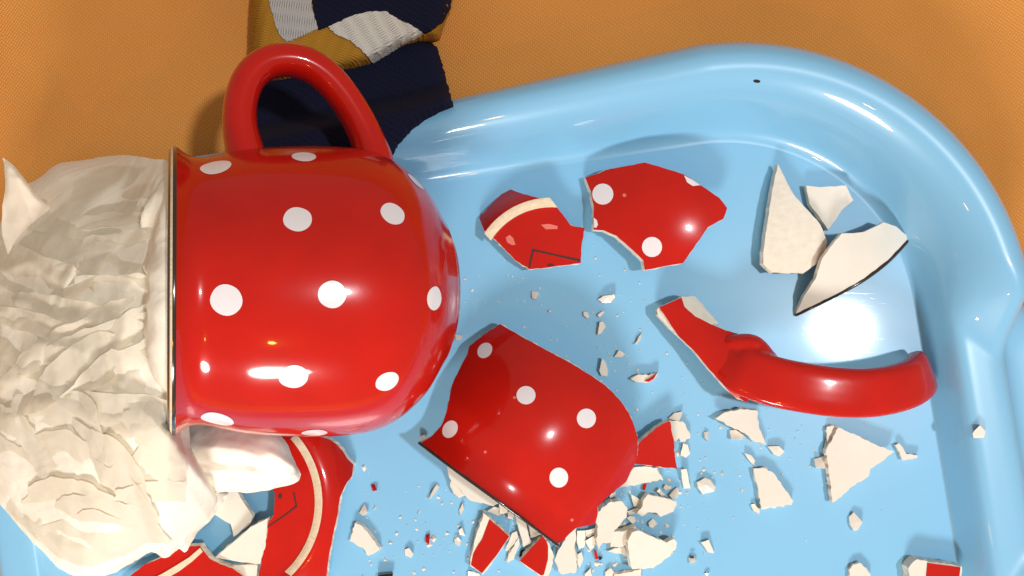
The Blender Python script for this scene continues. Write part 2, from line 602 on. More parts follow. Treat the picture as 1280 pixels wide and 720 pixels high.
# ------------------------------------------------------------------ sock behind the mug
U_OUT = [(316, -30), (568, -30), (564, 8), (556, 26), (549, 48), (522, 53), (500, 60), (480, 72), (462, 82), (430, 90), (400, 96), (330, 104), (312, 64), (314, 20)]
L_OUT = [(400, 60), (520, 45), (536, 52), (546, 58), (556, 92), (566, 132), (548, 139), (530, 149), (512, 163), (498, 178), (488, 196), (480, 236), (296, 236), (296, 150), (318, 92)]
def fU(x, y):
    d = min(edge_dist(U_OUT, x, y)/18, 1) if inside(U_OUT, x, y) else 0
    return ZT+0.15+1.75*math.sqrt(max(0, 1-(1-d)**2))+0.12*noise.noise(Vector((x*.02, y*.02, 0)))
def fL(x, y):
    d = min(edge_dist(L_OUT, x, y)/13, 1) if inside(L_OUT, x, y) else 0
    ramp = max(0, min(1, (y-(100+(566-x)*0.22))/26))
    ramp = ramp*ramp*(3-2*ramp)*3.1
    return ZT+0.1+0.85*math.sqrt(max(0, 1-(1-d)**2))+ramp+0.06*noise.noise(Vector((x*.03, y*.03, 4)))
sock = thing('knitted_sock', 'striped navy, mustard and white knitted sock behind the mug handle', 'sock', P(440, 60, ZT))
def cloth_part(name, pts, f, m, parent, label=None, lift=0.0):
    o = plate(name, pts, f, 0.25, [m, m, m], parent, step=6, jit=0.9, jstep=2.6, rough=0.02, lift=lift)
    if label: o['label'] = label
    return o
cloth_part('cuff', L_OUT, fL, M_NAVY, sock, 'plain navy cuff of the sock')
cloth_part('mustard_band', U_OUT, fU, M_MUSTARD, sock, 'mustard yellow knitted band')
cloth_part('grey_band', [(330, -28), (387, -28), (390, 10), (397, 36), (386, 41), (372, 47), (358, 52), (350, 44), (344, 30), (338, 8)], fU, M_GREY, sock, 'pale grey knitted band', 0.07)
cloth_part('navy_toe', [(388, -28), (566, -28), (563, 6), (554, 24), (541, 36), (528, 40), (516, 31), (500, 24), (484, 15), (468, 14), (440, 20), (412, 32), (398, 37), (391, 10)], fU, M_NAVY, sock, 'navy knitted section', 0.08)
cloth_part('white_band', [(410, 33), (424, 27), (440, 20), (455, 16), (468, 14), (482, 14), (500, 25), (514, 31), (528, 41), (512, 49), (497, 57), (480, 68), (466, 77), (458, 69), (452, 62), (444, 56), (438, 50), (428, 46), (418, 42)], fU, M_WHITE, sock, 'white knitted band', 0.10)

# ------------------------------------------------------------------ intact mug
DEP = 27.2
MC = at_depth(400, 364, DEP)
rr = ray(217, 364)
qx = RM.transposed() @ rr
axc = Vector((-1, 0.0, 0)); axc.z = (qx.x*1)/qx.z*1.0
axc = Vector((-1, 0.004, -(-1*qx.x+0.004*qx.y)/qx.z)).normalized()
AX = (RM @ axc).normalized()                      # base -> rim
HY = (RM @ Vector((0, 1, 0))); HY = (HY-AX*HY.dot(AX)).normalized()
KZ = AX.cross(HY)
if KZ.z < 0: KZ = -KZ
def axis_at(pxx):
    lo, hi = -12.0, 12.0
    for _ in range(50):
        m_ = (lo+hi)/2
        if project(MC+AX*m_)[0] > pxx: lo = m_
        else: hi = m_
    return lo
def depth_of(v):
    return -(RM.transposed() @ (v-CAM)).z
PROF = [(571, 86), (567, 96), (560, 105), (549, 120), (537, 135), (522, 148), (505, 160), (485, 170), (460, 177), (425, 181), (385, 182), (345, 181), (305, 178), (272, 171.5), (252, 168), (238, 169.5), (228, 174.5), (220, 181)]
prof = []
for x, r in PROF:
    if x > 400: x = 400+(x-400)*0.855
    s = axis_at(x)
    prof.append((s, r*depth_of(MC+AX*s)/FPX*0.985))
prof = [(v.x, v.y) for v in catmull([(a, b_, 0) for a, b_ in prof], 3)]
base_s = prof[0][0]; rim_s, rim_r = prof[-1]
def lathe(pr, seg=128, close0=False):
    verts, faces = [], []
    for s, r in pr:
        for j in range(seg):
            a = j/seg*2*math.pi
            verts.append(MC+AX*s+HY*(r*math.cos(a))+KZ*(r*math.sin(a)))
    for i in range(len(pr)-1):
        for j in range(seg):
            a = i*seg+j; b_ = i*seg+(j+1) % seg
            faces.append((a, b_, b_+seg, a+seg))
    return verts, faces
low_pt = min((MC+AX*s+d*r).z for s, r in prof for d in (KZ, -KZ))
mug = thing('dotted_mug', 'whole red mug with white polka dots lying on its side, stuffed with tissue', 'mug', Vector((MC.x, MC.y, low_pt)))
bs, br = prof[0]
outer = [(bs+0.05, 0.001), (bs+0.05, br*0.80), (bs-0.10, br*0.84), (bs-0.10, br*0.95)]+prof
v_, f_ = lathe(outer)
body = build('body', v_, f_, M_RED, None, mug)
bvh = BVHTree.FromPolygons(v_, f_)
v_, f_ = lathe([(rim_s, rim_r), (rim_s+0.05, rim_r+0.012), (rim_s+0.10, rim_r+0.006)])
build('rim', v_, f_, M_DARK, None, mug)['label'] = 'thin dark brown line around the mug rim'
v_, f_ = lathe([(rim_s+0.10, rim_r+0.006), (rim_s+0.14, rim_r-0.015), (rim_s+0.16, rim_r-0.04)])
build('lip_tan_line', v_, f_, M_RING, None, mug)['label'] = 'fine tan line on the mug lip'  # gold-tan line, a coloured band of the lip itself
v_, f_ = lathe([(rim_s+0.16, rim_r-0.04), (rim_s+0.21, rim_r-0.10), (rim_s+0.23, rim_r-0.17), (rim_s+0.21, rim_r-0.25), (rim_s+0.13, rim_r-0.33)])
build('lip', v_, f_, M_DARK, None, mug)['label'] = 'dark inner lip of the mug'
innr = [(rim_s+0.13, rim_r-0.33)]
for s, r in reversed(prof[:-2]):
    if s > base_s+0.7:
        innr.append((s, r-0.38))
innr.append((base_s+0.6, 0.001))
v_, f_ = lathe(innr)
build('inside', v_, f_, M_CREAM, None, mug)
# handle: path traced in the plane through the mug's axis
def on_plane(px, py):
    d = ray(px, py)
    t = (MC-CAM).dot(KZ)/d.dot(KZ)
    return CAM+d*t
hp = [on_plane(*q) for q in [(313, 225), (306, 190), (300, 158), (301, 128), (311, 99), (330, 81), (354, 75), (380, 79), (404, 93), (425, 115), (443, 142), (457, 170), (466, 196), (470, 222)]]
hp = catmull(hp, 5)
v_, f_ = sweep(hp, KZ, lambda u: 0.51+0.26*abs(2*u-1)**6, lambda u: 0.76+0.35*abs(2*u-1)**6, 28, True, 2.3)
build('handle', v_, f_, M_RED, None, mug)
def mug_dot(px, py, rad, name='dot'):
    loc, nor, _, _ = bvh.ray_cast(CAM, ray(px, py).normalized())
    if loc is None: return
    if nor.dot(ray(px, py)) > 0: nor = -nor
    t1 = AX-nor*AX.dot(nor); t1.normalize(); t2 = nor.cross(t1)
    verts, faces = [], []
    rings, seg = 5, 28
    for k in range(rings+1):
        r0 = rad*min(1, k/rings)
        for j in range(seg):
            a = j/seg*2*math.pi
            r = r0*(1+0.05*noise.noise(Vector((math.cos(a)*1.1+px, math.sin(a)*1.1+py, 0))))
            q = loc+t1*(r*math.cos(a))+t2*(r*math.sin(a))
            hit, hn, _, _ = bvh.ray_cast(q+nor*1.0, -nor)
            if hit is None: hit = q; hn = nor
            if hn.dot(nor) < 0: hn = -hn
            verts.append(hit+hn*(0.014 if k <= rings else -0.02))
    for k in range(rings):
        for j in range(seg):
            a = k*seg+j; b_ = k*seg+(j+1) % seg
            faces.append((a, a+seg, b_+seg, b_))
    build(name, verts, faces, M_DOT, None, mug)
for x, y, r in [(270, 209, .47), (380, 196, .38), (372, 274, .415), (491, 267, .40), (283, 375, .45), (415, 368, .405), (543, 373, .38), (367, 471, .42), (484, 477, .38), (272, 524, .50), (393, 541, .42), (520, 227, .36)]:
    mug_dot(x, y, r*0.94)

# ------------------------------------------------------------------ tissue wad stuffed in the mug
wad = thing('tissue_wad', 'crumpled white tissue paper bulging out of the mug mouth', 'tissue', P(110, 430, 0.0))
W_OUT = [(234, 225), (216, 204), (190, 198), (150, 194), (122, 197), (96, 201), (72, 205), (50, 222), (22, 240), (-4, 286), (-40, 340), (-56, 450), (-40, 575), (-4, 640), (30, 676), (72, 712), (104, 722), (138, 718), (166, 704), (190, 690), (216, 694), (240, 672), (262, 652), (276, 628), (270, 608), (258, 590), (244, 560), (236, 530)]
WC = (118, 440)
def wad_r(x, y):               # 0 at the middle of the wad, 1 at its outline
    dx, dy = x-WC[0], y-WC[1]
    for i in range(len(W_OUT)):
        ax, ay = W_OUT[i]; bx, by = W_OUT[(i+1) % len(W_OUT)]
        e0, e1 = bx-ax, by-ay
        den = dx*e1-dy*e0
        if abs(den) < 1e-9: continue
        t = ((ax-WC[0])*e1-(ay-WC[1])*e0)/den
        u = ((ax-WC[0])*dy-(ay-WC[1])*dx)/den
        if t > 0 and 0 <= u <= 1:
            return min(1.3, 1/t)
    return 0.0
def zmain(x, y, r):
    h = 7.6+2.4*max(-1, min(1, (x-100)/110))
    h -= 1.2*max(0, (y-520)/200)
    k = max(0, min(1, (x-140)/80))
    if y < 560: r = r*(1-0.36*k*k*(3-2*k)*min(1, (560-y)/60))
    return 0.12+h*max(0, 1-r**2.6)**0.5
def folds(q, seed, amp):
    """soft pleats: stretched, bent ridges that fade in and out, plus small creases"""
    s_ = Vector((seed*2.3, seed*1.1, seed*0.7))
    bend = 1.6*noise.noise(q*0.16+s_)+0.6*noise.noise(q*0.4+s_)
    z = 0
    for k, (fx, fy, am) in enumerate(((0.10, 0.42, 1.0), (0.30, 0.16, 0.55), (0.22, 0.85, 0.42), (0.65, 0.5, 0.26), (1.2, 1.5, 0.12))):
        v = Vector((q.x*fx+bend*0.5, q.y*fy+bend, q.z*0.1+k*7+seed))
        n_ = noise.noise(v)
        z += am*((1-abs(n_)*2.4) if k != 3 else n_)
    return amp*(z-0.6)*0.55
def tissue(name, outline, zf, seed, amp, parent, edge_px=14, drop=0.5, step=4.5, jag=1.6, thick=0.015):
    rnd = random.Random(seed)
    pts = [(v.x, v.y) for v in catmull([(x, y, 0) for x, y in outline+[outline[0]]], 4)[:-1]]
    pts = [(x+jag*noise.noise(Vector((x*.15, y*.15, seed))), y+jag*noise.noise(Vector((x*.15, y*.15, seed+9)))) for x, y in pts]
    pts = dense(pts, step, 0, rnd)
    v2, tris, bnd = fill(pts, step)
    verts = []
    for x, y in v2:
        z = zf(x, y)
        e = min(1, edge_dist(pts, x, y)/edge_px)
        q = P(x, y, z)
        z2 = z+folds(q, seed, amp)*(0.35+0.65*e)-drop*(1-e)**2
        verts.append(P(x, y, max(0.08, z2)))
    return build(name, verts, [tuple(t) for t in tris], M_PAPER if name in ('loose_layer', 'torn_end') else M_CORE, None, parent)
CORE = 0.34
def base_z(x, y):
    z = zmain(x, y, min(.97, wad_r(x, y)))
    return z+folds(P(x, y, z), 1, CORE)
tissue('crumpled_core', W_OUT, lambda x, y: zmain(x, y, min(1, wad_r(x, y))), 1, CORE, wad, 4, 0.1, step=4)
# loose layers: each sinks into the wad on one side and lifts off on the other
rl = random.Random(19)
spots = []
tries = 0
while len(spots) < 44 and tries < 4000:
    tries += 1
    x, y = rl.uniform(-30, 225), rl.uniform(215, 700)
    if wad_r(x, y) > 0.86: continue
    if any(math.hypot(x-a, y-b_) < 32 for a, b_ in spots): continue
    spots.append((x, y))
def layer(cx, cy, k):
    ang_ = rl.uniform(-0.75, 0.75)+(math.pi if rl.random() < .5 else 0)+(0.5 if cy > 520 else 0)
    la, lb = rl.uniform(50, 105), rl.uniform(17, 34)
    n_ = 15
    out = []
    for i in range(n_):
        a = i/n_*2*math.pi
        rr_ = 1+0.22*rl.uniform(-1, 1)
        x, y = la*rr_*math.cos(a), lb*rr_*math.sin(a)
        q = (cx+x*math.cos(ang_)-y*math.sin(ang_), cy+x*math.sin(ang_)+y*math.cos(ang_))
        f_ = wad_r(*q)
        if f_ > 0.95:
            q = (WC[0]+(q[0]-WC[0])*0.95/f_, WC[1]+(q[1]-WC[1])*0.95/f_)
        out.append((min(q[0], 232), q[1]))
    ux, uy = -math.sin(ang_), math.cos(ang_)
    lift = rl.uniform(0.15, 0.5)
    fd = rl.uniform(0, math.pi)
    cf, sf = math.cos(fd), math.sin(fd)
    def zf(x, y):
        t = ((x-cx)*ux+(y-cy)*uy)/lb
        z = base_z(x, y)
        q = P(x, y, z)
        rq = Vector((q.x*cf-q.y*sf, q.x*sf+q.y*cf, q.z))
        return z+lift*(max(-1, t)*0.9+0.10)*(1-0.25*max(0, t))+folds(rq, 40+k, 0.26)-0.04
    tissue('loose_layer', out, zf, 60+k, 0.0, wad, 5, 0.0, step=4, jag=3.0)
for k, (x, y) in enumerate(spots):
    layer(x, y, k)
# loose ends standing up at the far side
tissue('torn_end', [(4, 197), (13, 203), (28, 220), (46, 244), (66, 262), (92, 276), (94, 300), (60, 330), (16, 326), (2, 280), (6, 236)], lambda x, y: 4.9-0.008*(y-200)-0.006*abs(x-14-(y-200)*0.35), 21, .45, wad, 4, .05, step=3, jag=2.2)
# paper plugging the mouth of the mug
vv, ff = [], []
for k in range(25):
    for j in range(96):
        a = j/96*2*math.pi
        rr_ = k/24
        q = MC+AX*(rim_s-0.5+1.3*math.sqrt(max(0, 1-rr_**3)))+(HY*math.cos(a)+KZ*math.sin(a))*((rim_r-0.40)*rr_)
        vv.append(q+AX*folds(q*1.3, 31, 0.45))
for k in range(24):
    for j in range(96):
        a = k*96+j; b_ = k*96+(j+1) % 96
        ff.append((a, a+96, b_+96, b_) if k else (a, a+96, b_+96))
build('mouth_plug', vv, ff, M_CORE, None, wad)
# folded lobe hanging out below the rim, and the pleats beside it
LOB = [(196, 560), (212, 540), (236, 524), (270, 516), (305, 520), (337, 533), (357, 552), (368, 576), (376, 598), (352, 609), (318, 615), (280, 615), (252, 618), (226, 612), (206, 590)]
tissue('folded_lobe', LOB, lambda x, y: 2.3+1.6*min(1, edge_dist(LOB, x, y)/42)**0.5+0.003*(300-x), 12, 1.05, wad, 5, .3, step=3.2, jag=1.8)
PLE = [(170, 590), (205, 590), (240, 600), (283, 612), (279, 628), (270, 640), (262, 652), (250, 660), (240, 677), (232, 690), (222, 686), (208, 698), (190, 690), (160, 690), (150, 630)]
tissue('pleated_fold', PLE, lambda x, y: 1.5+2.6*min(1, edge_dist(PLE, x, y)/60)**0.6+0.20*math.sin((x*0.78+y*0.62)*0.30+1.3*noise.noise(Vector((x*.02, y*.02, 0)))), 15, .5, wad, 5, .3, step=3.2)

# ------------------------------------------------------------------ broken pieces
MUGPIECE = 'broken mug pieces'
def dome(cx, cy, rad, z, h):
    return lambda x, y: z+h*(1-((x-cx)**2+(y-cy)**2)/(rad*rad))
def tilt(cx, cy, z, gx, gy):
    return lambda x, y: z+gx*(x-cx)+gy*(y-cy)
def piece(name, label, pts, f, thick, mats, cat='shard', group=None, **kw):
    cx = sum(p[0] for p in pts)/len(pts); cy = sum(p[1] for p in pts)/len(pts)
    r = thing(name, label, cat, P(cx, cy, 0.0), group)
    plate('fragment', pts, f, thick, mats, r, **kw)
    return r
RED3 = [M_RED, M_BISQUE, M_CREAM]
WHT3 = [M_CREAM, M_BISQUE, M_RED]

# dotted shard, upper middle
s1 = [(731.4, 222), (763, 211), (790, 206.5), (806, 203), (816, 206), (836, 212), (855, 218), (877.5, 232.5), (899, 247), (909, 260), (904, 273.7), (885, 284), (875, 299), (853.6, 329), (830, 333), (806, 337.4), (804, 325.5), (790, 312), (771, 295), (755, 288), (742, 287), (742.5, 259), (739, 240)]
f = dome(838, 268, 108, 0.62, 0.80)
r = piece('dotted_shard', 'red shard with three white dots in the tray, beside the ringed base piece', s1, f, 0.38, RED3, step=7, jit=0.5, under=(-.05, -.02))
patch('dot', disc(753.5, 242.6, 13.2), f, M_DOT, r)
patch('dot', disc(815, 308.7, 12.6), f, M_DOT, r)
patch('dot', [(855, 219), (859, 228), (866, 232.5), (874, 231.5), (876, 232), (866, 225)], f, M_DOT, r)
patch('speck', disc(780.5, 244, 2.4, n=10), f, M_PINK, r, step=3)
patch('chipped_edge', [(742, 272), (746, 275), (747.5, 281), (745, 285), (742.5, 284)], f, M_DOT, r)

# base piece with the ring and printed corner
s2 = [(634.5, 235), (650, 241), (667.6, 246), (689, 250), (697, 260), (714, 282), (731, 285), (727, 307), (726, 329), (703, 332), (681, 335), (662, 336.6), (644, 325.5), (624, 304), (605, 288), (598.6, 272), (614.5, 255)]
RCX, RCY, RR = 689, 348, 100
def f(x, y):
    d = math.hypot(x-RCX, y-RCY)-RR
    if d < -10: return 0.75
    if d < 0: return 0.75+0.14*math.sin((d+10)/10*math.pi*0.5)
    return 0.89-0.020*d-0.0009*d*d
r = piece('base_shard', 'red base piece with a cream arc of foot ring and a printed black corner', s2, f, 0.42, RED3, step=5, jit=0.4)
ring_o = [(RCX+RR*math.cos(a), RCY+RR*math.sin(a)) for a in [math.radians(216-i*6.0) for i in range(0, 1)]]
def arc_px(cx, cy, r_, a0, a1, n):
    return [(cx+r_*math.cos(math.radians(a0+(a1-a0)*i/n)), cy+r_*math.sin(math.radians(a0+(a1-a0)*i/n))) for i in range(n+1)]
patch('foot_ring', arc_px(RCX, RCY, 101, 214, 269, 14)+arc_px(RCX, RCY, 89, 275, 212, 14), f, M_RING, r, lift=0.03, step=4)
patch('worn_patch', Zc(580, 190, 3.765, [(362, 342), (400, 338), (440, 348), (440, 362), (385, 364)]), f, M_PINK, r, step=4)
patch('worn_patch', Zc(580, 190, 3.765, [(196, 402), (215, 390), (232, 405), (242, 436), (225, 438), (203, 425)]), f, M_PINK, r, step=4)
patch('printed_line', Zc(580, 190, 3.765, [(322, 456), (332, 458), (440, 483), (548, 505), (548, 517), (430, 489), (330, 467)]), f, M_INK, r, step=3)
patch('printed_line', Zc(580, 190, 3.765, [(320, 458), (330, 462), (310, 546), (303, 542)]), f, M_INK, r, step=3)
patch('printed_mark', Zc(580, 190, 3.765, [(385, 535), (402, 523), (425, 532), (420, 538)]), f, M_INK, r, step=3)

# three cream pieces, upper right
piece('pointed_shard', 'tall cream shard with a sharp point at its top, largest of the upper right trio', [(972.5, 205), (980, 220), (987.5, 235), (995, 247), (1012, 265), (1025, 280), (1034, 302), (1031, 317), (1020, 330), (1005, 341), (985, 342), (965, 340), (954, 330), (954, 315), (956.5, 298), (959, 280), (965, 240)], dome(990, 290, 100, .42, .35), 0.35, [M_BISQUE]*3, step=7, jit=.5, under=(-.04, .0))
piece('square_shard', 'small four sided cream shard at the top right of the trio', [(1008, 232), (1025, 234), (1057.5, 232), (1066.5, 250), (1052, 263), (1042, 278), (1035, 287), (1025, 272), (1012, 255)], tilt(1038, 255, .4, .002, -.002), 0.32, WHT3, step=7, jit=.4)
t3 = [(1052, 292), (1066, 291.5), (1080, 290), (1093, 284), (1105, 278), (1120, 283), (1136, 297), (1110, 325), (1080, 348), (1050, 365), (1020, 380), (995, 392), (1005, 370), (1020, 348), (1027, 325), (1037, 310)]
def f3(x, y):
    a = ((x-1065)*0.80+(y-335)*-0.60)/70.0
    b_ = ((x-1065)*0.60+(y-335)*0.80)/35.0
    return 0.95-0.45*a*a-0.35*b_
r = piece('rim_shard', 'curved cream rim shard with a dark lower edge near the tray corner', t3, f3, 0.34, WHT3, step=6, jit=.4)
edge = [(1137, 297), (1110, 326), (1080, 349), (1050, 366), (1020, 381), (995, 393)]
pth = catmull([P(x, y, f3(x, y)-0.14) for x, y in edge], 5)
v_, f_ = sweep(pth, Vector((0, 0, 1)), 0.09, 0.16, 10)
build('rim_line', v_, f_, M_DARK, None, r)['label'] = 'dark brown glazed rim edge'
# hair crack on the tall piece is a thin grey dash
# ---- broken handle with its strip of wall
hw = [(824, 384), (838, 378), (852, 372), (855.5, 383), (869, 395.5), (889, 405.5), (907, 413), (924, 418), (942, 424), (950, 450), (944, 480), (933, 503), (920, 495.5), (910, 488), (895.5, 472), (880, 454), (867, 438), (847, 419), (836, 402)]
def fh(x, y):
    t = (x-824)/120
    a = ((x-885)*0.70+(y-437)*0.71)/60
    b_ = ((x-885)*0.71-(y-437)*0.70)/30
    return 1.05+0.75*t-0.25*b_*b_+0.1*a
r = thing('handle_shard', 'broken off red mug handle with a strip of wall still attached', 'handle', P(985, 455, 0))
plate('wall_strip', hw, fh, 0.45, RED3, r, step=6, jit=.4, under=(0.0, 0.0))
plate('broken_face', [(850, 371), (869, 370.5), (876, 378), (882, 386), (890, 395), (898, 405), (889, 406), (869, 396), (856, 384)], lambda x, y: fh(x, y)-0.06-0.022*max(0, (x-856)*0.7-(y-384)*0.7), 0.4, [M_BISQUE]*3, r, step=5, jit=.6)['label'] = 'cream broken face of the wall strip'
plate('broken_face', [(821.5, 386), (825, 383), (832, 395), (840, 408), (848, 420), (843, 416), (832, 405), (822, 394)], lambda x, y: fh(x, y)-0.10, 0.45, [M_BISQUE]*3, r, step=4, jit=.3)
hz = [((896, 440), 1.15), ((914, 455), 1.45), ((932, 464), 1.70), ((952, 472), 1.90), ((976, 479), 2.05), ((1010, 485.5), 2.15), ((1045, 490), 2.15), ((1080, 491), 2.05), ((1110, 487.5), 1.85), ((1136, 480), 1.5), ((1150, 471), 1.05), ((1153, 465), 0.55)]
pth = catmull([P(x, y, z) for (x, y), z in hz], 6)
sides = []
for i in range(len(pth)):
    t = i/(len(pth)-1)
    a = math.radians(-6-10*t+38*max(0, t-0.72)/0.28-26*max(0, 0.22-t)/0.22)
    sides.append(Vector((math.sin(-a)*1.0, math.cos(a), 0)))
def smooth01(u):
    u = max(0, min(1, u)); return u*u*(3-2*u)
v1, f1 = sweep(pth, sides, lambda u: 0.20+0.20*smooth01(u*5), lambda u: (0.55+0.42*smooth01(u*6))-0.06*u, 28, True, 3.6)
lp = catmull([P(900, 428, 1.05), P(920, 428, 1.40), P(938, 430, 1.60), P(948, 437, 1.58), P(957, 446, 1.5), P(972, 458, 1.5), P(996, 470, 1.6)], 6)
v2_, f2_ = sweep(lp, Vector((0, 0, 1)), lambda u: 0.14+0.27*math.sin(math.pi*(0.1+0.85*u)), lambda u: 0.18+0.22*math.sin(math.pi*(0.1+0.85*u)), 20, True, 2.2)
grip = build('grip', v1+v2_, f1+[tuple(i+len(v1) for i in t) for t in f2_], M_RED, None, r)
md = grip.modifiers.new('union', 'REMESH'); md.mode = 'VOXEL'; md.voxel_size = 0.0007; md.use_smooth_shade = True
md = grip.modifiers.new('soften', 'SMOOTH'); md.iterations = 7; md.factor = 0.5
patch('chipped_edge', [(908, 484), (913, 487), (921, 493), (926, 496), (921, 497.5), (912, 491)], fh, M_PINK, r, lift=.02, step=3)

# ---- large curved wall piece in the middle
bs_ = [(625, 405), (660, 425), (710, 452), (740, 470), (757, 482), (774, 499), (786, 516), (793, 533), (797.5, 550), (796, 574), (783, 602), (770, 612), (757, 623), (747, 634), (747, 643), (744, 655), (730, 658), (720, 660), (711, 668), (703, 677), (697, 679), (653, 646), (610, 615), (566, 583), (526.5, 553), (540, 545), (552, 531), (558, 515), (565, 481), (574, 462), (583, 445), (587, 432), (605, 418)]
UX, UY = .807, .59
def fb(x, y):
    dx, dy = x-668, y-540
    u = dx*UX+dy*UY
    w_ = dx*UY-dy*UX
    z = 3.0-(175-math.sqrt(max(100, 175*175-u*u)))/31
    if w_ > -30: z -= 0.95*((w_+30)/120)**2
    if w_ < -62: z += 0.28*((-62-w_)/30)**1.5
    z -= 0.12*max(0, (-w_-30))/60
    return z
r = piece('wall_shard', 'largest red wall shard with five white dots and a dark rim edge', bs_, fb, 0.36, RED3, step=6, jit=.35, jstep=5)
for x, y, a, b_, ro in [(606, 438, 8.5, 10.5, .7), (657.5, 494, 12, 11.5, 0), (733, 523, 12, 12.3, 0), (698.5, 597, 11.7, 12.5, 0), (562.5, 536.5, 9.0, 11.6, .55)]:
    patch('dot', disc(x, y, a, b_, ro), fb, M_DOT, r)
for x, y in [(606.5, 565), (643, 497), (715, 650)]:
    patch('speck', disc(x, y, 2.0, n=8), fb, M_PINK, r, step=3)
edge = [(526, 554), (566, 584), (610, 616), (653, 647), (697, 680)]
pth = catmull([P(x, y, fb(x, y)-0.16) for x, y in edge], 8)
v_, f_ = sweep(pth, Vector((0, 0, 1)), 0.085, 0.2, 10)
build('rim_line', v_, f_, M_DARK, None, r)['label'] = 'dark brown glazed rim edge'

# ---- base pieces under the mug and tissue, lower left
BX, BY, BR = 275, 628, 128
def fbase(x, y):
    d = math.hypot(x-BX, y-BY)-BR
    if d < -10: return 1.15
    if d < 0: return 1.15+0.16*math.sin((d+10)/10*math.pi*.5)
    return 1.31-0.006*d-0.00035*d*d
ba = [(345, 525), (380, 540), (411, 549), (419, 554), (428, 563), (434, 573), (442, 581), (440, 595), (432, 606), (425, 622), (422, 644), (417, 665), (411, 696), (405, 745), (318, 745), (325, 710), (331, 684), (333, 656), (342, 644), (344, 616), (332, 600), (318, 570), (322, 540)]
r = piece('base_shard', 'red base piece with a cream foot ring beside the folded tissue lobe', ba, fbase, 0.42, RED3, step=5, jit=.4)
patch('foot_ring', arc_px(BX, BY, 128, -42, 46, 26)+arc_px(BX, BY, 118.5, 47, -42, 26), fbase, M_RING, r, lift=.03, step=4)
patch('printed_line', Zc(200, 500, 3.27, [(543, 378), (549, 376), (560, 432), (554, 434)]), fbase, M_INK, r, step=3)
patch('printed_line', Zc(200, 500, 3.27, [(558, 430), (560, 437), (500, 482), (436, 524), (434, 520), (497, 477)]), fbase, M_INK, r, step=3)
for k in range(3):
    x0, y0 = 349.5+k*1.0, 618+k*1.6
patch('printed_mark', Zc(200, 500, 3.27, [(486, 384), (496, 382), (499, 393), (494, 404), (484, 402), (483, 393)]), fbase, M_INK, r, step=2.5)
bb = [(140, 745), (160, 722), (180, 706), (205, 696), (228, 684), (250, 682), (254, 688), (262, 698), (275, 705), (290, 710), (304, 720), (312, 745)]
def fbb(x, y):
    d = (x-252)*0.62+(y-686)*0.78
    return 0.95+0.0015*d
r = piece('base_shard', 'red base piece with ring at the bottom edge, under the tissue tip', bb, fbb, 0.42, RED3, step=5, jit=.4)
patch('foot_ring', [(190, 724), (205, 716), (220, 707), (236, 697), (250, 685), (253, 690), (240, 702), (224, 714), (210, 722), (196, 730)], fbb, M_RING, r, lift=.06, step=4, thick=.06)

# white pieces lying on the base piece
piece('cream_shard', 'cream triangular shard lying against the red base piece below the tissue', [(334.5, 648), (333, 665), (331.5, 683.5), (325, 705), (297, 702), (269, 697), (289, 680), (302, 669), (313, 659)], tilt(310, 680, 1.05, .006, -.003), .33, WHT3, step=6, jit=.4)
piece('cream_shard', 'thin cream shard at the bottom edge beneath the triangular shard', [(280, 708), (300, 706), (322, 707), (321, 720), (318, 735), (300, 735)], tilt(310, 715, .85, 0, 0), .3, WHT3, step=6)
piece('cream_shard', 'greyish cream shard poking out from under the tissue lobe', [(270, 612), (295, 612), (306, 630), (316, 645), (313, 655), (302, 663), (292, 671), (288, 655), (276, 648), (262, 640)], tilt(290, 640, .6, 0, .0), .3, WHT3, step=6)

